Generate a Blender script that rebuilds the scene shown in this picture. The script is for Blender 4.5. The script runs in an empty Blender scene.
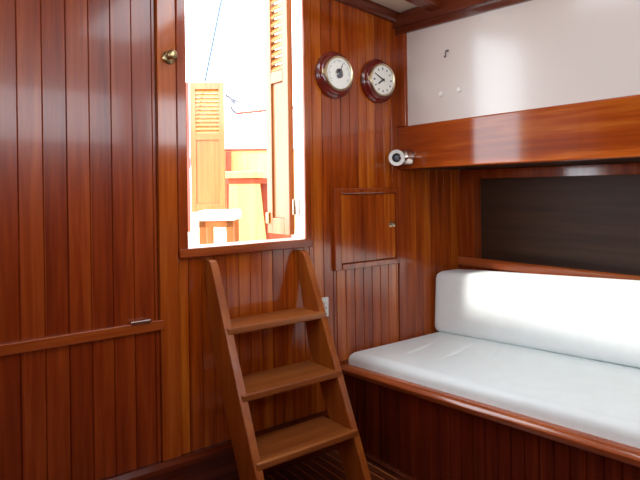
import bpy, bmesh, math, random
from mathutils import Vector, Matrix
random.seed(4)
SC = bpy.context.scene
COL = SC.collection
V = Vector

# ------------------------------------------------------------------ materials
def new_mat(name):
    m = bpy.data.materials.new(name); m.use_nodes = True
    nt = m.node_tree
    return m, nt, nt.nodes['Principled BSDF']

def plain(name, col, rough=.5, metal=0., spec=.5, coat=0., noise=0., nscale=30):
    m, nt, b = new_mat(name)
    b.inputs['Roughness'].default_value = rough
    b.inputs['Metallic'].default_value = metal
    b.inputs['Specular IOR Level'].default_value = spec
    b.inputs['Coat Weight'].default_value = coat
    b.inputs['Coat Roughness'].default_value = .08
    if noise:
        tc = nt.nodes.new('ShaderNodeTexCoord'); n = nt.nodes.new('ShaderNodeTexNoise')
        n.inputs['Scale'].default_value = nscale; n.inputs['Detail'].default_value = 4
        r = nt.nodes.new('ShaderNodeValToRGB')
        r.color_ramp.elements[0].position = .3; r.color_ramp.elements[1].position = .7
        r.color_ramp.elements[0].color = tuple(c*(1-noise) for c in col)+(1,)
        r.color_ramp.elements[1].color = tuple(min(1, c*(1+noise)) for c in col)+(1,)
        L = nt.links
        L.new(tc.outputs['Object'], n.inputs['Vector']); L.new(n.outputs['Fac'], r.inputs['Fac'])
        L.new(r.outputs['Color'], b.inputs['Base Color'])
    else:
        b.inputs['Base Color'].default_value = tuple(col)+(1,)
    return m

def wood(name, dark, mid, light, grain='z', board=None, bw=.06, off=0., rough=.2, coat=.3, var=.35, spec=.5, stripes=None, bump=.05):
    """varnished timber: stretched grain, and a tone of its own for each board"""
    m, nt, b = new_mat(name); N = nt.nodes; L = nt.links
    tc = N.new('ShaderNodeTexCoord')
    mp = N.new('ShaderNodeMapping')
    sc = {'x': (1.3, 26, 26), 'y': (26, 1.3, 26), 'z': (26, 26, 1.3)}[grain]
    mp.inputs['Scale'].default_value = sc
    L.new(tc.outputs['Object'], mp.inputs['Vector'])
    n1 = N.new('ShaderNodeTexNoise'); n1.noise_dimensions = '4D'
    n1.inputs['Scale'].default_value = 1.; n1.inputs['Detail'].default_value = 6; n1.inputs['Roughness'].default_value = .62
    n1.inputs['Distortion'].default_value = .35
    L.new(mp.outputs['Vector'], n1.inputs['Vector'])
    fac = n1.outputs['Fac']
    if board:
        sp = N.new('ShaderNodeSeparateXYZ'); L.new(tc.outputs['Object'], sp.inputs[0])
        a = N.new('ShaderNodeMath'); a.operation = 'ADD'; a.inputs[1].default_value = off
        L.new(sp.outputs[board.upper()], a.inputs[0])
        d = N.new('ShaderNodeMath'); d.operation = 'DIVIDE'; d.inputs[1].default_value = bw
        L.new(a.outputs[0], d.inputs[0])
        fl = N.new('ShaderNodeMath'); fl.operation = 'FLOOR'; L.new(d.outputs[0], fl.inputs[0])
        wn = N.new('ShaderNodeTexWhiteNoise'); wn.noise_dimensions = '1D'; L.new(fl.outputs[0], wn.inputs['W'])
        L.new(wn.outputs['Value'], n1.inputs['W'])
        n1w = N.new('ShaderNodeMath'); n1w.operation = 'MULTIPLY'; n1w.inputs[1].default_value = 9.
        L.new(wn.outputs['Value'], n1w.inputs[0]); L.new(n1w.outputs[0], n1.inputs['W'])
        s = N.new('ShaderNodeMath'); s.operation = 'SUBTRACT'; s.inputs[1].default_value = .5
        L.new(wn.outputs['Value'], s.inputs[0])
        mu = N.new('ShaderNodeMath'); mu.operation = 'MULTIPLY_ADD'; mu.inputs[1].default_value = var
        L.new(s.outputs[0], mu.inputs[0]); L.new(fac, mu.inputs[2])
        fac = mu.outputs[0]
    r = N.new('ShaderNodeValToRGB')
    e = r.color_ramp.elements
    e[0].position = .25; e[0].color = tuple(dark)+(1,)
    e[1].position = .75; e[1].color = tuple(light)+(1,)
    k = e.new(.5); k.color = tuple(mid)+(1,)
    L.new(fac, r.inputs['Fac'])
    out = r.outputs['Color']
    if stripes:                                   # thin pale caulking lines between floor planks
        sp = N.new('ShaderNodeSeparateXYZ'); L.new(tc.outputs['Object'], sp.inputs[0])
        d = N.new('ShaderNodeMath'); d.operation = 'DIVIDE'; d.inputs[1].default_value = stripes[0]
        L.new(sp.outputs['X'], d.inputs[0])
        fr = N.new('ShaderNodeMath'); fr.operation = 'FRACT'; L.new(d.outputs[0], fr.inputs[0])
        lt = N.new('ShaderNodeMath'); lt.operation = 'LESS_THAN'; lt.inputs[1].default_value = stripes[1]
        L.new(fr.outputs[0], lt.inputs[0])
        mx = N.new('ShaderNodeMix'); mx.data_type = 'RGBA'
        L.new(lt.outputs[0], mx.inputs[0]); L.new(out, mx.inputs[6]); mx.inputs[7].default_value = tuple(stripes[2])+(1,)
        out = mx.outputs[2]
    L.new(out, b.inputs['Base Color'])
    b.inputs['Roughness'].default_value = rough
    b.inputs['Specular IOR Level'].default_value = spec
    b.inputs['Coat Weight'].default_value = coat; b.inputs['Coat Roughness'].default_value = .06
    if bump:
        bp = N.new('ShaderNodeBump'); bp.inputs['Strength'].default_value = bump; bp.inputs['Distance'].default_value = .002
        L.new(n1.outputs['Fac'], bp.inputs['Height']); L.new(bp.outputs['Normal'], b.inputs['Normal'])
    return m

def hx(r, g, b):                                  # sRGB 0..255 -> linear
    f = lambda c: (c/255/12.92) if c/255 <= .04045 else ((c/255+.055)/1.055)**2.4
    return (f(r), f(g), f(b))

BW = .062
M = {}
M['planks'] = wood('mahogany_planks', hx(106, 35, 7), hx(154, 66, 14), hx(192, 104, 28), 'z', 'x', BW, 2*BW*20, rough=.15, coat=.3, var=.24)
M['door_planks'] = wood('dark_mahogany_planks', hx(96, 30, 9), hx(128, 48, 14), hx(154, 70, 24), 'z', 'x', .085, 1.7, rough=.22, coat=.2, var=.15)
M['stile'] = wood('golden_stile', hx(124, 50, 14), hx(154, 70, 21), hx(182, 96, 34), 'z', rough=.12, coat=.3)
M['trim_v'] = wood('red_trim_upright', hx(104, 36, 12), hx(140, 58, 20), hx(168, 84, 32), 'z', rough=.12, coat=.3)
M['trim_x'] = wood('red_trim_across', hx(104, 38, 13), hx(140, 60, 21), hx(168, 86, 33), 'x', rough=.2)
M['trim_y'] = wood('red_trim_along', hx(66, 25, 13), hx(90, 37, 19), hx(116, 54, 28), 'y', rough=.2)
M['skirting'] = wood('dark_skirting', hx(60, 18, 7), hx(84, 28, 11), hx(110, 44, 18), 'x', rough=.25, coat=.2)
M['dark_trim'] = wood('dark_ceiling_trim', hx(72, 26, 12), hx(98, 39, 18), hx(122, 56, 26), 'x', rough=.2, coat=.2)
M['underside'] = wood('dark_matte_underside', hx(40, 20, 11), hx(56, 29, 16), hx(70, 40, 24), 'y', rough=.8, coat=0, spec=.1)  # dark and dull to suppress a reflected glint under the locker
M['apron'] = wood('golden_apron', hx(116, 40, 12), hx(146, 62, 18), hx(180, 96, 32), 'y', rough=.1, coat=.15, spec=.42)
M['rail'] = wood('berth_rail_wood', hx(120, 50, 24), hx(160, 78, 38), hx(190, 108, 58), 'y', rough=.2)
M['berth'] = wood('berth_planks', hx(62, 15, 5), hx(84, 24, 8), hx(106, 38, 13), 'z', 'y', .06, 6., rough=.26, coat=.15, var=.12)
M['ladder_rail'] = wood('ladder_rail_wood', hx(124, 54, 14), hx(146, 72, 21), hx(170, 96, 34), 'z', rough=.3, coat=.15)
M['ladder_tread'] = wood('ladder_tread_wood', hx(116, 54, 19), hx(140, 74, 29), hx(162, 98, 46), 'x', rough=.38, coat=.05)
M['floor'] = wood('floor_planks', hx(52, 18, 8), hx(76, 29, 13), hx(98, 44, 22), 'y', 'x', .05, 4., rough=.3, var=.3, stripes=(.05, .09, hx(190, 120, 70)))
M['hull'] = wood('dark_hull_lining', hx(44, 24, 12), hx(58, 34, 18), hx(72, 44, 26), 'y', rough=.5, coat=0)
M['door_out'] = wood('sunned_door_wood', hx(130, 74, 36), hx(150, 92, 49), hx(164, 107, 62), 'z', rough=.3)
M['louver'] = wood('sunned_louver_wood', hx(150, 92, 44), hx(168, 108, 56), hx(182, 124, 70), 'y', rough=.35)
M['deck_wood'] = wood('sunlit_toned_deck_wood', hx(184, 142, 82), hx(198, 158, 98), hx(210, 172, 114), 'z', rough=.5, coat=0)  # pale tone carries the overexposed sunlight on coaming and box front
M['deck_red'] = wood('red_deck_wood', hx(120, 42, 22), hx(142, 56, 30), hx(160, 72, 42), 'z', rough=.35)
M['teak'] = wood('teak_deck', hx(196, 176, 148), hx(212, 194, 168), hx(226, 210, 188), 'y', rough=.7, coat=0)
M['white_panel'] = plain('white_laminate', hx(206, 194, 188), .22, spec=.6, coat=.3)
M['ceiling'] = plain('cream_deckhead', hx(228, 216, 196), .5)
M['vinyl'] = plain('white_vinyl', hx(238, 245, 246), .42, spec=.4, noise=.02, nscale=14)
M['dial'] = plain('dial_white', hx(238, 236, 228), .3)
M['silver'] = plain('silver_dial', hx(238, 238, 230), .35, metal=.1)
M['black'] = plain('black_ink', hx(20, 20, 24), .4)
M['steel_blue'] = plain('movement_steel', hx(110, 118, 130), .25, metal=.8)
M['brass'] = plain('brass', hx(206, 190, 156), .3, metal=1.)
M['old_brass'] = plain('tarnished_brass', hx(170, 150, 110), .3, metal=1.)
M['chrome'] = plain('chrome', hx(196, 180, 170), .25, metal=1.)
M['cherry'] = wood('cherry_mount', hx(70, 16, 14), hx(98, 26, 22), hx(120, 38, 30), 'x', rough=.16, coat=.6)
M['white_plastic'] = plain('white_plastic', hx(222, 218, 212), .35)
M['jamb_pale'] = wood('sunlit_toned_jamb', hx(214, 186, 164), hx(226, 202, 182), hx(236, 216, 200), 'z', rough=.3)  # pale tone carries the sunlit white of jamb and sill
M['white_paint'] = plain('white_paint', hx(240, 240, 236), .5)
M['wire'] = plain('rigging_wire', hx(70, 92, 112), .4)
M['grey_paint'] = plain('grey_paint', hx(84, 86, 98), .5)

# ------------------------------------------------------------------ mesh helpers
def box(bm, x0, x1, y0, y1, z0, z1, bev=0., seg=2):
    vs = [bm.verts.new((x, y, z)) for x in (x0, x1) for y in (y0, y1) for z in (z0, z1)]
    fs = [(0, 1, 3, 2), (4, 6, 7, 5), (0, 4, 5, 1), (2, 3, 7, 6), (0, 2, 6, 4), (1, 5, 7, 3)]
    F = [bm.faces.new([vs[i] for i in f]) for f in fs]
    if bev:
        es = list({e for f in F for e in f.edges})
        bmesh.ops.bevel(bm, geom=es, offset=bev, segments=seg, profile=.5, affect='EDGES')

def prism(bm, poly, o, u, v, w, length, bev=0.):
    """extrude a 2-D polygon (u, v axes at o) by length along w"""
    o, u, v, w = V(o), V(u), V(v), V(w)
    a = [bm.verts.new(o+u*p+v*q) for p, q in poly]
    b = [bm.verts.new(o+u*p+v*q+w*length) for p, q in poly]
    n = len(poly)
    F = [bm.faces.new(a[::-1]), bm.faces.new(b)]
    for i in range(n):
        F.append(bm.faces.new((a[i], a[(i+1) % n], b[(i+1) % n], b[i])))
    if bev:
        es = list({e for f in F for e in f.edges})
        bmesh.ops.bevel(bm, geom=es, offset=bev, segments=2, profile=.5, affect='EDGES')

def boards(bm, o, u, n, w, width, v0, v1, total0, total1, thick=.015, ch=.005, phase=0.):
    """tongue and groove boards, V joints: across = u from total0 to total1, along = w from v0 to v1, face normal n"""
    k = math.floor((total0-phase)/width)
    u, n, w = V(u), V(n), V(w)
    while phase+k*width < total1-1e-4:
        a = max(total0, phase+k*width); b = min(total1, phase+(k+1)*width); k += 1
        if b-a < .004: continue
        c = min(ch, (b-a)/3)
        poly = [(a, -thick), (b, -thick), (b, -c), (b-c*.55, 0), (a+c*.55, 0), (a, -c)]
        prism(bm, poly, V(o)+w*v0, u, n, w, v1-v0)

def lathe(bm, prof, o, axis, n=40):
    o, axis = V(o), V(axis).normalized()
    t = axis.orthogonal().normalized(); s = axis.cross(t)
    rings = []
    for r, h in prof:
        if r < 1e-6: rings.append([bm.verts.new(o+axis*h)])
        else: rings.append([bm.verts.new(o+axis*h+(t*math.cos(2*math.pi*i/n)+s*math.sin(2*math.pi*i/n))*r) for i in range(n)])
    for A, B in zip(rings, rings[1:]):
        for i in range(n):
            j = (i+1) % n
            if len(A) == 1 and len(B) == 1: continue
            if len(A) == 1: bm.faces.new((A[0], B[i], B[j]))
            elif len(B) == 1: bm.faces.new((A[i], A[j], B[0]))
            else: bm.faces.new((A[i], A[j], B[j], B[i]))

def tube(bm, pts, r, n=10):
    pts = [V(p) for p in pts]; rings = []
    for i, p in enumerate(pts):
        d = (pts[min(i+1, len(pts)-1)]-pts[max(i-1, 0)]).normalized()
        t = d.cross(V((0, 0, 1)))
        if t.length < 1e-3: t = d.cross(V((1, 0, 0)))
        t.normalize(); s = d.cross(t)
        rings.append([bm.verts.new(p+(t*math.cos(2*math.pi*k/n)+s*math.sin(2*math.pi*k/n))*r) for k in range(n)])
    for A, B in zip(rings, rings[1:]):
        for i in range(n): bm.faces.new((A[i], A[(i+1) % n], B[(i+1) % n], B[i]))
    bm.faces.new(rings[0][::-1]); bm.faces.new(rings[-1])

def obj(name, bm, mat, parent=None, smooth=False, loc=None, label=None):
    """ONE mesh object; world coordinates in bm are moved to the thing's own base point"""
    base = V(parent['_b']) if parent is not None and '_b' in parent else (V(loc) if loc is not None else V((0, 0, 0)))
    if parent is None and loc is None:
        c = [v.co for v in bm.verts]
        base = V(((min(p.x for p in c)+max(p.x for p in c))/2, (min(p.y for p in c)+max(p.y for p in c))/2, min(p.z for p in c)))
    bmesh.ops.recalc_face_normals(bm, faces=bm.faces)
    for v in bm.verts: v.co -= base
    me = bpy.data.meshes.new(name); bm.to_mesh(me); bm.free()
    me.materials.append(M[mat])
    if smooth:
        for p in me.polygons: p.use_smooth = True
        try: me.set_sharp_from_angle(angle=math.radians(35))
        except Exception: pass
    o = bpy.data.objects.new(name, me); COL.objects.link(o)
    if parent is not None:
        o.parent = parent; o['_b'] = list(base)
    else:
        o.location = base; o['_b'] = list(base)
    if label: o['label'] = label
    return o

def tag(o, label, cat, group=None, kind=None):
    o['label'] = label; o['category'] = cat
    if group: o['group'] = group
    if kind: o['kind'] = kind
    return o

def thing(name, label, cat, loc, group=None, kind=None):
    o = bpy.data.objects.new(name, None); COL.objects.link(o)
    o.location = loc; o['_b'] = list(loc); o.empty_display_size = .05
    return tag(o, label, cat, group, kind)

def struct(name, bm, mat, label, cat, smooth=False, loc=(0, 0, 0), parent=None):
    o = obj(name, bm, mat, parent, smooth, loc=loc)
    if parent is None: tag(o, label, cat, kind='structure')
    return o

NB = bmesh.new
X, Yv, Z = V((1, 0, 0)), V((0, 1, 0)), V((0, 0, 1))

# ------------------------------------------------------------------ cabin shell
XL, XR, YF = -2.9, 1.10, -3.4
DX0, DX1, DZ0 = -.875, -.25, 1.10                     # the companionway opening
TW = .06                                              # thickness of the after bulkhead
def ceil_z(x): return 2.435-.055*(x+.9)**2

bm = NB(); box(bm, XL, XR, YF, .06, -.05, 0)
struct('floor', bm, 'floor', 'dark varnished cabin sole with thin pale seams running to the camera', 'floor')

bm = NB()
Zt = 2.44
boards(bm, (0, 0, 0), X, -Yv, Z, BW, 0, DZ0-.03, DX0-.04, DX1+.035)              # under the sill
boards(bm, (0, 0, 0), X, -Yv, Z, BW, 0, Zt-.06, DX1+.035, -.062)                 # beside the doorway
boards(bm, (0, 0, 0), X, -Yv, Z, BW, 1.35, Zt-.06, -.062, .42)                   # clock wall above the cabinet
boards(bm, (0, 0, 0), X, -Yv, Z, BW, .0, .94, -.062, .405, thick=.012)
boards(bm, (0, 0, 0), X, -Yv, Z, .068, 0, 1.75, .47, .975, ch=.0025, phase=.47)            # under the locker
box(bm, XL, DX0-.04, .015, TW, 0, Zt); box(bm, DX1+.03, XR, .016, TW, 0, Zt)
box(bm, DX0-.04, DX1+.03, .016, TW, 0, DZ0-.025); box(bm, DX0-.04, DX1+.03, .016, TW, 2.38, Zt)
box(bm, .42, XR, .0, .016, 1.74, Zt)
struct('wall_back', bm, 'planks', 'varnished mahogany bulkhead of narrow upright boards around the doorway', 'wall')

bm = NB()
hx0, hx1, hy0, hy1 = -.90, -.40, -2.0, -.40          # unseen hatch over the ladder, placed for the cushion's sun patch, lengthened for light
xs = sorted({XL, .432, hx0, hx1, -2.2, -1.5, -.6, 0., .25}); ys = sorted({YF, TW, hy0, hy1, -2.7, -1.2})
for a, b in zip(xs, xs[1:]):
    for c, d in zip(ys, ys[1:]):
        mx, my = (a+b)/2, (c+d)/2
        if hx0 < mx < hx1 and hy0 < my < hy1: continue
        P = [(a, c), (b, c), (b, d), (a, d)]
        lo = [bm.verts.new((p, q, ceil_z(p))) for p, q in P]; hi = [bm.verts.new((p, q, ceil_z(p)+.035)) for p, q in P]
        bm.faces.new(lo[::-1]); bm.faces.new(hi)
        for i in range(4): bm.faces.new((lo[i], lo[(i+1) % 4], hi[(i+1) % 4], hi[i]))
struct('ceiling', bm, 'ceiling', 'cream deckhead of the cabin between brown beams', 'ceiling')

# walls that close the cabin behind the camera and to port
PY0, PY1, PZ0, PZ1 = -2.2, -.6, 1.55, 2.15              # unseen port-side opening, added to light the locker and berth
bm = NB(); boards(bm, (XL, 0, 0), Yv, X, Z, .09, 0, PZ0, YF, .015); boards(bm, (XL, 0, 0), Yv, X, Z, .09, PZ1, 2.3, YF, .015)
boards(bm, (XL, 0, 0), Yv, X, Z, .09, PZ0, PZ1, YF, PY0); boards(bm, (XL, 0, 0), Yv, X, Z, .09, PZ0, PZ1, PY1, .015)
struct('wall_left', bm, 'planks', 'mahogany boards lining the far left side of the cabin', 'wall')
WX0, WX1, WZ0, WZ1 = .18, .95, 1.66, 2.32; VX0, VX1 = -2.8, -.08            # right fore window inferred from stile glare; wide left one added for light
bm = NB(); boards(bm, (0, YF, 0), X, Yv, Z, .09, 0, WZ0, XL, XR); boards(bm, (0, YF, 0), X, Yv, Z, .09, WZ1, 2.45, XL, XR)
boards(bm, (0, YF, 0), X, Yv, Z, .09, WZ0, WZ1, XL, VX0); boards(bm, (0, YF, 0), X, Yv, Z, .09, WZ0, WZ1, VX1, WX0); boards(bm, (0, YF, 0), X, Yv, Z, .09, WZ0, WZ1, WX1, XR)
struct('wall_front', bm, 'planks', 'mahogany boarded bulkhead at the fore end of the cabin', 'wall')

bm = NB(); boards(bm, (0, -2.75, 0), X, Yv, Z, .09, 0, 1.75, XL, XR); box(bm, XL, XR, -2.80, -2.73, 1.75, 1.78, .005)  # unseen screen, added to keep window light off the lower boards
struct('light_screen_fore', bm, 'planks', 'unseen boarded screen added to block low light from the fore windows', 'wall')
bm = NB(); boards(bm, (-2.3, 0, 0), Yv, X, Z, .09, 0, 1.45, -2.73, -.02); box(bm, -2.36, -2.28, -2.73, -.02, 1.45, 1.48, .005)  # added out of view to cut port light on the low parts
struct('light_screen_port', bm, 'planks', 'unseen boarded screen added to block low light from the port side', 'wall')
bm = NB(); box(bm, 1.08, 1.11, YF, 0, 1.456, 2.3)
struct('wall_right_upper', bm, 'trim_v', 'hull side behind the overhead locker', 'wall')
# outboard side over the berth: frame with a long dark recess
bm = NB()
box(bm, .962, 1.079, -.105, .0, .0, 1.455)
box(bm, .962, XR, YF, -.105, 0, .88)
box(bm, .962, XR, YF, -.105, 1.40, 1.455)
box(bm, .962, XR, YF, -2.1, .88, 1.40)
struct('wall_right', bm, 'trim_v', 'brown boarded hull side behind the white berth cushion', 'wall')
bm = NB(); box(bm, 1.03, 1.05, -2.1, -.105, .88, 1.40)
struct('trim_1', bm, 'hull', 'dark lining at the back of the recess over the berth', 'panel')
bm = NB()
prism(bm, [(.925, .865), (1.03, .865), (1.03, .895), (.962, .895), (.955, .915), (.935, .915), (.925, .905)], (0, -2.1, 0), X, Z, Yv, 2.095)
for v in bm.verts: v.co.z += -.02*v.co.y*0
struct('trim_2', bm, 'rail', 'brown fiddle ledge running along above the back cushion', 'ledge')

# doorway frame
fr = thing('trim_3', 'red-brown frame of the open bright companionway doorway', 'door frame', ((DX0+DX1)/2, 0, DZ0), kind='structure')
for a, b in ((DX0-.042, DX0), (DX1, DX1+.038)):
    bm = NB(); box(bm, a, b, -.022, TW-.03, DZ0-.036, 2.42, .004); obj('upright', bm, 'trim_v', fr)
bm = NB(); box(bm, DX0-.042, DX1+.038, -.030, -.004, DZ0-.042, DZ0, .006); obj('bottom_member', bm, 'trim_x', fr)
bm = NB(); box(bm, DX0, DX1, -.018, TW+.03, DZ0-.03, DZ0+.001, .004); obj('sill', bm, 'jamb_pale', fr, label='sill coloured pale for the sunlight')
bm = NB(); box(bm, DX0, DX1, -.022, TW+.01, 2.36, 2.42, .004); obj('head', bm, 'trim_x', fr)
bm = NB(); box(bm, DX1-.001, DX1+.03, -.012, TW+.012, DZ0, 2.36, .003); obj('lining', bm, 'jamb_pale', fr, label='jamb lining coloured pale for the sunlight')
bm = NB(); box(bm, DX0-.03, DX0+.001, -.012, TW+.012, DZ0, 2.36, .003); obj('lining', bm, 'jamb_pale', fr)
for z in (1.30, 1.175):
    bm = NB(); box(bm, DX0-.001, DX0+.006, TW-.02, TW+.03, z-.03, z+.03, .002)
    lathe(bm, [(0, -.034), (.006, -.034), (.006, .034), (0, .034)], (DX0+.008, TW+.03, z), Z, 12)
    obj('hinge', bm, 'chrome', fr, True, label='chrome hinge on the left jamb')
bm = NB(); box(bm, DX1-.006, DX1+.001, TW-.03, TW+.005, 1.22, 1.30, .002)
lathe(bm, [(0, -.04), (.006, -.04), (.006, .04), (0, .04)], (DX1-.008, TW+.012, 1.26), Z, 12)
obj('hinge', bm, 'chrome', fr, True, label='chrome hinge on the right jamb')

bm = NB(); box(bm, -1.0, DX0-.0425, -.012, .015, 0, 2.42, .003)
struct('trim_4', bm, 'stile', 'golden upright board left of the doorway carrying the brass knob', 'trim')

# panelled door left of that stile
d1 = thing('door_1', 'dark red boarded door at the far left of the bulkhead', 'door', (-1.27, 0, .0), kind='structure')
bm = NB(); boards(bm, (0, .004, 0), X, -Yv, Z, .085, .80, 2.36, -1.60, -1.005, thick=.012)
obj('door_panel', bm, 'door_planks', d1)
bm = NB(); box(bm, -1.66, -.985, -.016, .014, .762, .805, .004)
box(bm, -1.66, -1.60, -.014, .014, .805, 2.42, .004)
obj('bottom_rail', bm, 'trim_x', d1)
bm = NB(); boards(bm, (0, 0, 0), X, -Yv, Z, .085, 0, .762, -2.9, -1.0, thick=.012)
struct('wall_back_lower', bm, 'door_planks', 'dark boards under the left door', 'wall')
bm = NB(); boards(bm, (0, 0, 0), X, -Yv, Z, .085, .762, 2.38, -2.9, -1.66, thick=.012)
struct('wall_back_left', bm, 'door_planks', 'dark boards beyond the left door', 'wall')
bm = NB(); box(bm, -1.13, -1.045, -.024, -.005, .802, .817, .003)
obj('hinge', bm, 'chrome', d1, label='steel strip hinge at the foot of the panel')

bm = NB()
prism(bm, [(0, 0), (-.03, 0), (-.034, .165), (-.05, .172), (-.05, .195), (-.02, .205), (0, .205)], (-2.9, -.001, 0), Yv, Z, X, 2.83)
struct('baseboard_back', bm, 'skirting', 'dark skirting with a ledge along the foot of the boards', 'baseboard')

# crown along the bulkhead under the deckhead (follows the camber)
bm = NB()
seg = [-2.9, -2.2, -1.6, -1.0, -.5, -.2, 0, .15, .3, .425]
pr = [(0, 0), (-.05, 0), (-.05, -.02), (-.03, -.035), (-.026, -.05), (0, -.05)]
rings = [[bm.verts.new((x, -.001+p, ceil_z(x)-.001+q)) for p, q in pr] for x in seg]
for A, B in zip(rings, rings[1:]):
    for i in range(6): bm.faces.new((A[i], A[(i+1) % 6], B[(i+1) % 6], B[i]))
bm.faces.new(rings[0][::-1]); bm.faces.new(rings[-1])
struct('trim_5', bm, 'dark_trim', 'dark crown moulding under the deckhead over the clocks', 'trim')

def beam(y, x0=XL, x1=.40):
    bm = NB(); rings = []
    n = 14
    for i in range(n+1):
        x = x0+(x1-x0)*i/n; zc = ceil_z(x)+.004
        rings.append([bm.verts.new(p) for p in ((x, y-.045, zc), (x, y-.045, zc-.055), (x, y-.035, zc-.065), (x, y+.035, zc-.065), (x, y+.045, zc-.055), (x, y+.045, zc))])
    for A, B in zip(rings, rings[1:]):
        for i in range(6): bm.faces.new((A[i], A[(i+1) % 6], B[(i+1) % 6], B[i]))
    bm.faces.new(rings[0][::-1]); bm.faces.new(rings[-1])
    return bm
BE = struct('ceiling_beam', beam(-.325), 'dark_trim', 'brown deck beam crossing the deckhead just before the clocks', 'beam')
for y, l in ((-3.0, 'brown deck beam at the fore end'),):
    struct('ceiling_beam', beam(y), 'dark_trim', l, 'beam')
bm = NB()
for a, b, c, d in ((hx0-.03, hx0, hy0-.03, hy1+.03), (hx1, hx1+.03, hy0-.03, hy1+.03), (hx0, hx1, hy0-.03, hy0), (hx0, hx1, hy1, hy1+.03)):
    box(bm, a, b, c, d, ceil_z(a)-.02, 2.50)
struct('trim_6', bm, 'trim_x', 'brown coaming round the unseen hatch shaped for light over the ladder', 'trim')

# ------------------------------------------------------------------ overhead locker on the right
LX = .42; Ln = -2.3
lk = thing('overhead_locker', 'long overhead locker with white front and golden apron above the berth', 'locker', (.7, -1.1, 1.455))
def lz(y, z, k): return z+k*y                              # the locker top runs down slightly forward
bm = NB()
for (x0, x1, z0, z1, k) in ((LX-.012, LX+.04, 2.225, 2.325, .04), (LX-.03, LX+.04, 2.262, 2.335, .04)):
    vs = [[bm.verts.new((x, y, lz(y, z, k))) for x, z in ((x0, z0), (x1, z0))]+[bm.verts.new((x, y, z1)) for x in (x1, x0)] for y in (Ln, -.001)]
    for i in range(4): bm.faces.new((vs[0][i], vs[0][(i+1) % 4], vs[1][(i+1) % 4], vs[1][i]))
    bm.faces.new(vs[0]); bm.faces.new(vs[1][::-1])
obj('header', bm, 'trim_y', lk)
bm = NB(); box(bm, LX+.006, LX+.03, Ln, -.068, 1.695, 2.235)
obj('front_panel', bm, 'white_panel', lk, label='glossy white front panel')
bm = NB(); box(bm, LX-.006, LX+.04, -.068, -.001, 1.70, 2.25, .004)
box(bm, LX-.001, LX+.02, -.078, -.066, 1.70, 2.24)
obj('corner_post', bm, 'trim_v', lk)
bm = NB(); box(bm, LX-.004, LX+.035, Ln, -.001, 1.457, 1.70, .008, 3)
obj('apron', bm, 'apron', lk)
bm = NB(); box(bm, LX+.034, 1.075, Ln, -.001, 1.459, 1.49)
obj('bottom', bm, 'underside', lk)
bm = NB(); box(bm, LX+.034, 1.075, Ln, -.001, 2.19, 2.205); box(bm, 1.06, 1.075, Ln, -.001, 1.53, 2.2); obj('back', bm, 'trim_v', lk)
bm = NB(); box(bm, LX+.034, 1.075, Ln, Ln+.02, 1.53, 2.2)
obj('end_panel', bm, 'trim_v', lk)

# little things on the white panel
def wall_dir_thing(name, label, cat, y, z): return thing(name, label, cat, (LX+.006, y, z))
h = wall_dir_thing('coat_hook', 'small grey hook high on the white locker panel', 'hook', -.375, 2.055)
HY, HZ = -.375, 2.062
bm = NB(); lathe(bm, [(0, 0), (.007, 0), (.007, .004), (0, .005)], (LX+.006, HY, HZ), -X, 14); obj('plate', bm, 'chrome', h, True)
bm = NB(); tube(bm, [(LX+.002, HY, HZ), (LX-.012, HY, HZ-.002), (LX-.015, HY, HZ-.012), (LX-.014, HY, HZ-.03), (LX-.02, HY, HZ-.037), (LX-.026, HY, HZ-.03)], .0035, 8); obj('prong', bm, 'grey_paint', h, True)
for (y, z, l) in ((-.325, 1.842, 'left of two white screw caps low on the white locker panel'), (-.445, 1.848, 'right of two white screw caps low on the white locker panel')):
    bm = NB(); lathe(bm, [(0, 0), (.014, 0), (.013, .007), (.006, .011), (0, .012)], (LX+.006, y, z), -X, 16)
    tag(obj('screw_cap', bm, 'white_plastic', None, True), l, 'screw cap', 'screw caps on the locker panel')

# swivel lamp
lp = thing('reading_lamp', 'chrome swivel reading lamp with white rim at the apron corner', 'lamp', (LX-.004, -.095, 1.52))
B = V((LX-.004, -.095, 1.52)); A1 = V((-.62, -.74, -.12)).normalized()
bm = NB(); lathe(bm, [(0, 0), (.046, 0), (.047, .008), (.044, .014), (.043, .05), (.038, .06), (.030, .068), (.026, .085), (.016, .092), (0, .094)], B, -X, 32); obj('base', bm, 'chrome', lp, True)
HC = B+V((-.080, .026, .001))
bm = NB(); lathe(bm, [(0, -.06), (.02, -.06), (.032, -.046), (.037, -.02), (.037, .045), (.033, .045), (.033, .02)], HC, A1, 32); obj('head', bm, 'chrome', lp, True)
bm = NB(); lathe(bm, [(.0375, .026), (.044, .030), (.045, .050), (.042, .058), (.026, .054), (.025, .038)], HC, A1, 36); obj('rim', bm, 'white_plastic', lp, True, label='white rim')
bm = NB(); lathe(bm, [(0, .034), (.028, .034), (.028, .04)], HC, A1, 24); b_ = obj('socket', bm, 'black', lp, True, label='dark lamp mouth')
bm = NB(); lathe(bm, [(0, .062), (.012, .058), (.015, .045), (.010, .034)], HC, A1, 20); obj('bulb', bm, 'grey_paint', lp, True)

# corner post under the locker
bm = NB(); box(bm, .407, .470, -.012, .012, 0, 1.455, .004)
struct('trim_7', bm, 'trim_v', 'smooth upright post between the cabinet and the berth boards', 'trim')

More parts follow.
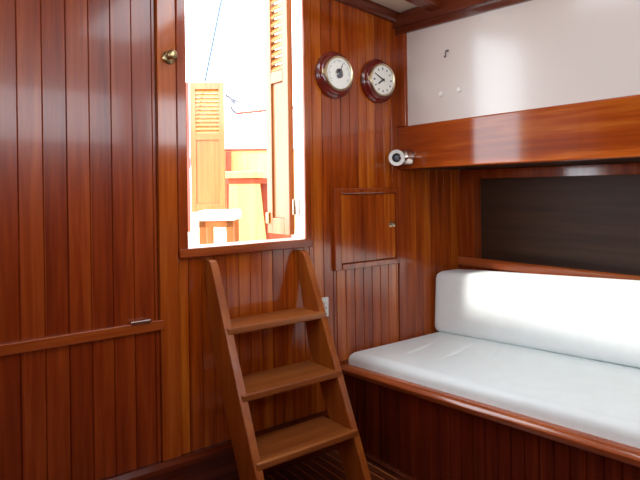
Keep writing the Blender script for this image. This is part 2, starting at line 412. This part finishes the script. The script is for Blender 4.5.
# ------------------------------------------------------------------ wall cabinet
cb = thing('wall_cabinet', 'small boarded cupboard with brass knob set in the bulkhead', 'cabinet', (.17, 0, .45))
bm = NB()
box(bm, -.064, -.018, -.02, .01, .92, 1.352, .004); box(bm, .384, .404, -.02, .01, .92, 1.352, .004)
box(bm, -.018, .384, -.02, .01, 1.322, 1.352, .004); box(bm, -.018, .384, -.024, .01, .92, .952, .004)
obj('frame', bm, 'trim_v', cb)
bm = NB(); boards(bm, (0, -.012, 0), X, -Yv, Z, .082, .956, 1.318, -.013, .379, thick=.016, ch=.002, phase=-.013)
dr = obj('door', bm, 'planks', cb)
bm = NB(); lathe(bm, [(0, 0), (.016, 0), (.016, .003), (.007, .005), (.006, .0125), (.013, .018), (.012, .027), (0, .031)], (.345, -.012, 1.145), -Yv, 20)
obj('knob', bm, 'brass', dr, True, label='brass knob')
bm = NB(); boards(bm, (0, -.006, 0), X, -Yv, Z, .062, .44, .92, -.045, .403, thick=.014, ch=.006, phase=-.045)
obj('lower_panel', bm, 'planks', cb)

# ------------------------------------------------------------------ clock and barometer
def instrument(kind, label, cat, cx, cz):
    t = thing(kind, label, cat, (cx, 0, cz)); o = (cx, 0, cz)
    bm = NB(); lathe(bm, [(0, 0), (.119, 0), (.122, .006), (.121, .016), (.114, .024), (.110, .026), (.110, .032), (.106, .040), (.100, .044), (0, .044)], o, -Yv, 56)
    obj('mount', bm, 'cherry', t, True, label='dark cherry wood mount')
    bm = NB(); lathe(bm, [(.091, .042), (.092, .052), (.089, .057), (.084, .056), (.080, .053), (.080, .044)], o, -Yv, 56)
    bz = obj('bezel', bm, 'brass', t, True, label='brass bezel')
    bm = NB(); box(bm, cx-.112, cx-.094, -.056, -.040, cz-.014, cz+.014, .003)
    box(bm, cx-.116, cx-.108, -.060, -.042, cz-.008, cz+.008, .002)
    obj('clasp', bm, 'brass', bz)
    bm = NB(); lathe(bm, [(0, .0515), (.0805, .0515), (.0805, .046)], o, -Yv, 48)
    dl = obj('dial', bm, 'silver' if kind == 'barometer' else 'dial', t, False, label='white dial')
    return t, dl
def hand(bm, cx, cz, ang, L, w, y, tail=.012):
    a = math.radians(ang); d = V((math.sin(a), 0, math.cos(a))); s = V((d.z, 0, -d.x)); c = V((cx, y, cz))
    prism(bm, [(-tail, -w), (L*.75, -w), (L, -w*.25), (L, w*.25), (L*.75, w), (-tail, w)], c, d, s, -Yv, .0015)
bt, bd = instrument('barometer', 'round brass and cherry barometer with silver dial, next to the doorway', 'barometer', -.045, 1.948)
bm = NB()
for i in range(-13, 14):
    a = math.radians(i*10); d = V((math.sin(a), 0, math.cos(a)))
    L0, w = (.064, .0009) if i % 3 else (.058, .0014)
    s = V((d.z, 0, -d.x)); prism(bm, [(L0, -w), (.071, -w), (.071, w), (L0, w)], V((-.045, -.0515, 1.948)), d, s, -Yv, .0006)
obj('scale', bm, 'grey_paint', bd)
bm = NB(); lathe(bm, [(0, .0525), (.022, .0525), (.024, .0515)], (-.045, 0, 1.948), -Yv, 28); mv = obj('movement', bm, 'steel_blue', bt, True, label='dark movement window')
bm = NB(); lathe(bm, [(.021, .052), (.0225, .0545), (.0255, .0535), (.026, .0515)], (-.045, 0, 1.948), -Yv, 28)
box(bm, -.057, -.045, -.0545, -.052, 1.94, 1.952, .001); box(bm, -.040, -.032, -.0545, -.052, 1.955, 1.965, .001)
obj('movement_ring', bm, 'chrome', mv, True)
bm = NB(); hand(bm, -.045, 1.948, 22, .058, .0018, -.055, .03); obj('hand', bm, 'steel_blue', bt)

ct, cd = instrument('wall_clock', 'round brass and cherry clock showing ten to eight, beside the corner post', 'clock', .262, 1.946)
for i in range(12):
    a = math.radians(i*30); d = V((math.sin(a), 0, math.cos(a))); s = V((d.z, 0, -d.x))
    w = .0042 if i % 3 == 0 else .0032
    bm = NB(); prism(bm, [(.055, -w), (.068, -w), (.068, w), (.055, w)], V((.262, -.0515, 1.946)), d, s, -Yv, .0006)
    obj('hour_mark', bm, 'grey_paint', cd)
bm = NB(); hand(bm, .262, 1.946, 236, .046, .0042, -.053); obj('hour_hand', bm, 'black', ct)
bm = NB(); hand(bm, .262, 1.946, 298, .060, .0030, -.055); obj('minute_hand', bm, 'black', ct)
bm = NB(); lathe(bm, [(0, .058), (.006, .058), (.006, .0515)], (.262, 0, 1.946), -Yv, 16); obj('hub', bm, 'black', ct)

# switch plate beside the ladder
sw = thing('switch_plate', 'white switch plate on the boards beside the ladder', 'switch', (-.145, 0, .735))
bm = NB(); box(bm, -.157, -.105, -.012, .0, .690, .790, .003); obj('plate', bm, 'white_plastic', sw)
bm = NB(); box(bm, -.139, -.124, -.020, -.011, .745, .768, .003); obj('rocker', bm, 'white_plastic', sw)
for z in (.705, .735):
    bm = NB(); lathe(bm, [(0, .011), (.004, .011), (.0035, .0135), (0, .0138)], (-.122, 0, z), -Yv, 10); obj('screw', bm, 'black', sw)

# brass knob on the stile
kn = thing('door_catch', 'tarnished brass knob catch on the golden stile by the doorway', 'knob', (-.945, -.012, 1.925))
o = (-.950, -.0115, 1.922)
bm = NB(); lathe(bm, [(0, 0), (.027, 0), (.029, .004), (.025, .009), (.018, .012), (0, .013)], o, -Yv, 28); obj('rosette', bm, 'old_brass', kn, True)
bm = NB(); lathe(bm, [(.010, .010), (.009, .022), (.0125, .0262), (.019, .031), (.022, .040), (.020, .049), (.012, .055), (0, .057)], o, V((-.02, -1, .14)), 28); obj('knob', bm, 'old_brass', kn, True)

# ------------------------------------------------------------------ berth
def shear(bm, k, y0=0.):
    for v in bm.verts: v.co.z += k*(y0-v.co.y)
BK = .055; BL = -2.15
be = thing('berth', 'built-in berth with dark boarded front and rounded rail', 'berth', (.45, -1.05, 0))
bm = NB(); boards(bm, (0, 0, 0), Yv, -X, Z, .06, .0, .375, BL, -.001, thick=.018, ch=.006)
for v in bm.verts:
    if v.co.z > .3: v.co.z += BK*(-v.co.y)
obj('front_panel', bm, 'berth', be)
bm = NB()
prism(bm, [(-.014, .372), (.035, .372), (.035, .405), (.026, .416), (-.004, .416), (-.018, .410), (-.026, .398), (-.024, .383)], (0, BL, 0), X, Z, Yv, -BL-.002)
shear(bm, BK); obj('top_rail', bm, 'rail', be, True)
bm = NB(); box(bm, .018, .96, BL, -.002, .33, .352); shear(bm, BK); obj('base', bm, 'trim_y', be)
bm = NB(); box(bm, .0, .96, BL-.02, BL, .0, .45); obj('end_panel', bm, 'trim_v', be)
bm = NB(); box(bm, -.028, 0, BL, -.002, 0, .018, .004); obj('kick_strip', bm, 'trim_y', be)

def cushion_grid(x0, x1, y0, y1, zt, zb, r, creases, k):
    def axis(a, b, n):
        e = [a+r*t for t in (0, .05, .15, .3, .5, .75, 1)]; f = [b-(p-a) for p in e][::-1]
        mid = [a+r+(b-a-2*r)*i/n for i in range(1, n)]
        return e+mid+f
    xs, ys = axis(x0, x1, 110), axis(y0, y1, 240)
    bm = NB()
    def rnd(d): return 0 if d >= r else r-math.sqrt(max(0, r*r-(r-d)**2))
    def zz(x, y):
        z = zt-max(rnd(x-x0), rnd(x1-x), rnd(y-y0), rnd(y1-y))
        z += .0035*math.sin(5.1*x+1)*math.sin(3.3*y)
        for (ax, ay, bx, by, dep, w) in creases:
            A, Bq, P = V((ax, ay)), V((bx, by)), V((x, y)); d = Bq-A; t = (P-A).dot(d)/d.length_squared
            fade = max(0, 1-abs(t-.5)*1.7)
            q = (P-A).dot(V((-d.y, d.x)).normalized())
            z += dep*fade*(-math.exp(-(q/w)**2)+0*math.exp(-((q-1.6*w)/w)**2))
        return z+k*(-y)
    g = [[bm.verts.new((x, y, zz(x, y))) for y in ys] for x in xs]
    for i in range(len(xs)-1):
        for j in range(len(ys)-1): bm.faces.new((g[i][j], g[i+1][j], g[i+1][j+1], g[i][j+1]))
    per = [g[i][0] for i in range(len(xs))]+[g[-1][j] for j in range(1, len(ys))]+[g[i][-1] for i in range(len(xs)-2, -1, -1)]+[g[0][j] for j in range(len(ys)-2, 0, -1)]
    lo = [bm.verts.new((v.co.x, v.co.y, zb+k*(-v.co.y))) for v in per]
    for i in range(len(per)): bm.faces.new((per[i], per[(i+1) % len(per)], lo[(i+1) % len(per)], lo[i]))
    bm.faces.new(lo)
    return bm
cr = [(.15, -.28, .52, -.20, .012, .008), (.26, -.46, .62, -.38, .012, .008), (.40, -.62, .66, -.52, .008, .008), (.12, -.50, .06, -.75, .009, .010), (.45, -.05, .62, -.16, .004, .012)]
bm = cushion_grid(.026, .950, -2.10, -.006, .483, .354, .045, cr, BK)
tag(obj('mattress', bm, 'vinyl', None, True), 'flat white berth mattress with shallow creases', 'mattress')

bm = NB(); box(bm, .665, .88, -2.05, -.012, .482, .845, .045, 6)
shear(bm, BK)
for v in bm.verts: v.co.x += (v.co.z-.48)*.06
tag(obj('back_cushion', bm, 'vinyl', None, True), 'upright white back cushion standing along the hull side', 'cushion')

# ------------------------------------------------------------------ ladder
la = thing('ladder', 'wooden companionway ladder with three treads leaning under the doorway', 'ladder', (-.5, -.35, 0))
S = .47                                                     # forward lean per metre of height
def rail(x0, x1):
    bm = NB()
    f = lambda z: -.188-S*(.768-z)                          # front edge
    pts = [(f(0), 0), (f(.95), .95), (f(1.015), 1.015), (f(1.035)+.006, 1.038), (f(1.045)+.022, 1.045), (-.003, 1.045), (-.003, .98), (-.085, .60), (-.30, .19), (-.40, 0)]
    prism(bm, pts, (x0, 0, 0), Yv, Z, X, x1-x0, .005)
    return bm
obj('side_rail', rail(-.792, -.757), 'ladder_rail', la)
obj('side_rail', rail(-.293, -.260), 'ladder_rail', la)
for z in (.768, .520, .285):
    fy = -.202-S*(.768-z)
    bm = NB(); box(bm, -.782, -.266, fy, fy+.05, z-.030, z, .006, 3); box(bm, -.7565, -.2935, fy+.03, min(-.036, fy+.225), z-.029, z-.001, .004, 2)
    obj('tread', bm, 'ladder_tread', la)

# ------------------------------------------------------------------ outside, seen through the doorway
DK = .93
bm = NB(); box(bm, -3, 4, .075, 6.2, DK-.05, DK)
struct('deck', bm, 'teak', 'pale sunlit deck beyond the doorway', 'deck')

def leaf(t, P0, P1, z0, z1, mid, th, latch=True):
    """one louvred door leaf from P0 to P1 (plan), front face on the left of P0->P1 seen from the cabin"""
    P0, P1 = V((*P0, 0)), V((*P1, 0)); u = (P1-P0).normalized(); w = (P1-P0).length; n = V((u.y, -u.x, 0))
    def bx(bm, a, b, c, d, p, q, bev=.003):
        prism(bm, [(a, c), (b, c), (b, d), (a, d)], P0+n*p, u, Z, n, q-p, bev)
    st = .055 if w > .27 else .05
    for a, b in ((0, st), (w-st, w)):
        bm = NB(); bx(bm, a, b, z0, z1, -th, 0); obj('stile', bm, 'door_out', t)
    for c, d in ((z0, z0+.085), (mid-.03, mid+.03), (z1-.07, z1)):
        bm = NB(); bx(bm, st, w-st, c, d, -th, 0); obj('cross_rail', bm, 'door_out', t)
    bm = NB(); bx(bm, st, w-st, z0+.085, mid-.03, -th*.75, -th*.35); obj('panel', bm, 'door_out', t)
    bm = NB(); k = int((z1-.07-mid-.03)/.04)
    for i in range(k):
        z = mid+.03+(i+.5)*(z1-.07-mid-.03)/k
        prism(bm, [(-th*.95, z+.016), (-th*.8, z+.022), (-.002, z-.014), (-.008, z-.022)], P0+u*st, n, Z, u, w-2*st)
    obj('louvers', bm, 'louver', t)
    return P0, u, w, n, bx
rd = thing('louvred_door', 'open louvred door leaf folded back at the right side of the doorway', 'door', (-.24, .2, 1.115), kind='thing')
P0, u, w, n, bx = leaf(rd, (-.256, .335), (-.252, .122), 1.112, 2.47, 1.955, .034)
bm = NB(); box(bm, -.266, -.255, .31, .34, 1.165, 1.225, .003); obj('latch', bm, 'old_brass', rd, label='brass bolt')
ld = thing('louvred_door', 'far louvred door leaf standing across the deck, seen at the left of the doorway', 'door', (.66, 3.0, DK), kind='thing')
leaf(ld, (.515, 3.10), (.80, 2.90), 1.13, 2.46, 1.90, .035)
bm = NB(); box(bm, .475, .508, 3.10, 3.14, DK, 2.46, .003); obj('door_post', bm, 'deck_red', ld)
bm = NB(); prism(bm, [(0, DK), (.27, DK), (.27, 1.13), (0, 1.13)], (.515, 3.10, 0), V((.82, -.574, 0)), Z, V((.574, .82, 0)), .03); obj('threshold', bm, 'white_paint', ld)

co = thing('cockpit_coaming', 'pale low cockpit coaming with a dark cap across the deck', 'coaming', (1.1, 2.9, DK))
bm = NB(); prism(bm, [(0, DK), (1.6, DK), (1.6, 1.765), (0, 1.765)], (.86, 3.02, 0), V((.83, -.56, 0)), Z, V((.56, .83, 0)), .04); obj('side', bm, 'deck_wood', co)
bm = NB(); prism(bm, [(-.01, 1.765), (1.62, 1.765), (1.62, 1.785), (-.01, 1.785)], (.86, 3.0, 0), V((.83, -.56, 0)), Z, V((.56, .83, 0)), .07); obj('cap', bm, 'deck_red', co)
bm = NB(); prism(bm, [(0, DK), (.052, DK), (.052, 1.75), (0, 1.75)], (.822, 2.918, 0), V((.83, -.56, 0)), Z, V((.56, .83, 0)), .05, .003); obj('end_post', bm, 'deck_red', co, label='red-brown end post')

hb = thing('deck_box', 'lidded deck box, lit front coloured pale and shaded side red, beyond the doorway', 'box', (.40, 1.75, DK))
ua = V((.80, -.60, 0)); wa = V((.60, .80, 0))
bm = NB(); prism(bm, [(0, DK), (.30, DK), (.255, 1.40), (.01, 1.40)], (.215, 1.71, 0), ua, Z, wa, .04); obj('front', bm, 'deck_wood', hb)  # sunlit front takes a pale wood, the shaded body a red one
bm = NB(); prism(bm, [(.02, DK), (.50, DK), (.50, 1.40), (.02, 1.40)], V((.215, 1.71, 0))+wa*.041, ua, Z, wa, .34); obj('body', bm, 'deck_red', hb, label='red-brown body, coloured for the shaded side')
bm = NB(); prism(bm, [(-.015, 1.445), (.275, 1.445), (.275, 1.50), (-.015, 1.50)], V((.215, 1.71, 0))-wa*.02, ua, Z, wa, .40, .006); obj('lid', bm, 'deck_wood', hb)
bm = NB(); prism(bm, [(-.005, 1.40), (.51, 1.40), (.51, 1.445), (-.005, 1.445)], V((.215, 1.71, 0))-wa*.006, ua, Z, wa, .38, .004); obj('moulding', bm, 'deck_red', hb)

bn = thing('deck_bench', 'low white-topped wooden bench just outside the doorway', 'bench', (-.3, .95, DK))
ub = V((.81, -.585, 0)); wb = V((.585, .81, 0)); O = V((-.44, .86, 0))
bm = NB(); prism(bm, [(0, 1.165), (.235, 1.165), (.235, 1.225), (0, 1.225)], O, ub, Z, wb, .30, .012); obj('top', bm, 'white_paint', bn, label='white top')
bm = NB(); prism(bm, [(.012, 1.125), (.223, 1.125), (.223, 1.166), (.012, 1.166)], O+wb*.012, ub, Z, wb, .03); obj('cross_rail', bm, 'door_out', bn)
for (a, d) in ((.012, .012), (.178, .012), (.012, .25), (.178, .25)):
    bm = NB(); prism(bm, [(a, DK), (a+.045, DK), (a+.045, 1.166), (a, 1.166)], O+wb*d, ub, Z, wb, .035, .003); obj('leg', bm, 'door_out', bn)

bm = NB(); tube(bm, [(.89, 3.08, 3.42), (.95, 3.66, 2.60), (1.06, 4.7, 1.0)], .014, 8)
tag(obj('rigging_wire', bm, 'wire', None, True), 'thin blue-grey rigging wire slanting across the bright sky', 'wire')
hr = thing('grab_rail', 'thin red rail with a hooked grey end against the bright sky', 'rail', (1.13, 2.9, 2.15))
a, b = V((1.0, 3.0, 2.165)), V((1.30, 2.80, 2.20)); d = (b-a)
bm = NB(); tube(bm, [a+V((0, 0, 0)), a+d*.35, b, b+d], .014, 10); obj('bar', bm, 'deck_red', hr, True)
bm = NB(); tube(bm, [a+d*.1, a, a+V((-.03, .02, .025)), a+V((-.05, .033, .07))], .014, 10); obj('hook', bm, 'grey_paint', hr, True, label='grey hooked end')
bm = NB(); tube(bm, [b+d*.9, b+d*.9+V((0, 0, -.38))], .014, 8); obj('post', bm, 'deck_red', hr, True)
cl = thing('deck_cleat', 'small grey cleat on the end post above the coaming', 'cleat', (.87, 2.95, 2.2))
bm = NB(); tube(bm, [(.845, 2.95, 2.34), (.885, 2.93, 2.315), (.93, 2.90, 2.245)], .014, 8); tube(bm, [(.90, 2.92, 2.30), (.955, 2.88, 2.27)], .012, 8); obj('horns', bm, 'grey_paint', cl, True)
bm = NB(); tube(bm, [(.885, 2.93, 2.315), (.865, 2.945, 1.80)], .009, 8); obj('post', bm, 'white_paint', cl, True)

# ------------------------------------------------------------------ light
W = bpy.data.worlds.new('World'); SC.world = W; W.use_nodes = True
bg = W.node_tree.nodes['Background']; bg.inputs['Color'].default_value = (.84, .93, 1., 1); bg.inputs['Strength'].default_value = 5.0
sd = bpy.data.lights.new('sun', 'SUN'); sd.energy = 3.8; sd.angle = math.radians(3); sd.color = (1., .95, .86)
so = bpy.data.objects.new('sun', sd); COL.objects.link(so); so.location = (-3, 0, 6)
so.rotation_euler = V((1, .09, -1.16)).to_track_quat('-Z', 'Y').to_euler()
def portal(name, loc, dirn, sx, sy):
    l = bpy.data.lights.new(name, 'AREA'); l.shape = 'RECTANGLE'; l.size = sx; l.size_y = sy
    l.cycles.is_portal = True
    o = bpy.data.objects.new(name, l); COL.objects.link(o); o.location = loc
    o.rotation_euler = V(dirn).to_track_quat('-Z', 'Y').to_euler()
    return o
def rect_portal(name, c, ux, uy, sx, sy):
    o = portal(name, c, (0, 0, -1), sx, sy); ux, uy = V(ux), V(uy); n = ux.cross(uy)
    o.rotation_euler = Matrix((ux, uy, n)).transposed().to_euler()
rect_portal('daylight_doorway', ((DX0+DX1)/2, .08, (DZ0+2.38)/2), (1, 0, 0), (0, 0, 1), DX1-DX0, 2.38-DZ0)
for o in (bpy.data.objects['daylight_doorway'],): o.rotation_euler = (math.radians(-90), 0, 0)
for nm, a, b, c, d in (('daylight_hatch', hx0, hx1, hy0, hy1),):
    portal(nm, ((a+b)/2, (c+d)/2, 2.52), (0, 0, -1), b-a, d-c).rotation_euler = (0, 0, 0)

o = portal('daylight_window', ((WX0+WX1)/2, YF-.02, (WZ0+WZ1)/2), (0, 1, 0), WX1-WX0, WZ1-WZ0); o.rotation_euler = (math.radians(90), 0, 0)
o = portal('added_port_opening', (XL-.02, (PY0+PY1)/2, (PZ0+PZ1)/2), (1, 0, 0), PZ1-PZ0, PY1-PY0); o.rotation_euler = (0, math.radians(-90), 0)  # sampling portal at the added port opening
o = portal('added_fore_opening', ((VX0+VX1)/2, YF-.02, (WZ0+WZ1)/2), (0, 1, 0), VX1-VX0, WZ1-WZ0); o.rotation_euler = (math.radians(90), 0, 0)  # sampling portal at the wide fore opening added for light
# ------------------------------------------------------------------ camera
cd_ = bpy.data.cameras.new('camera'); cam = bpy.data.objects.new('camera', cd_); COL.objects.link(cam)
F = 565.; yaw = math.atan2(760, 565); roll = math.radians(.8)
fw = V((math.cos(yaw), math.sin(yaw), 0)); rt = V((fw.y, -fw.x, 0)); up = V((0, 0, 1))
R = rt*math.cos(roll)-up*math.sin(roll); U = rt*math.sin(roll)+up*math.cos(roll)
cam.matrix_world = Matrix.Translation((-1.8807, -2.3389, 1.35)) @ Matrix((R, U, -fw)).transposed().to_4x4()
cd_.sensor_fit = 'HORIZONTAL'; cd_.sensor_width = 36; cd_.lens = F/640*36; cd_.shift_y = -51/640
cd_.clip_start = .02
SC.camera = cam
for o in list(bpy.data.objects):
    if '_b' in o: del o['_b']
SC.view_settings.view_transform = 'Standard'; SC.view_settings.look = 'None'
SC.view_settings.gamma = 1; SC.view_settings.use_curve_mapping = False
SC.view_settings.exposure = 0.56
SC.cycles.max_bounces = 10; SC.cycles.diffuse_bounces = 6; SC.cycles.glossy_bounces = 5
SC.cycles.sample_clamp_indirect = 8
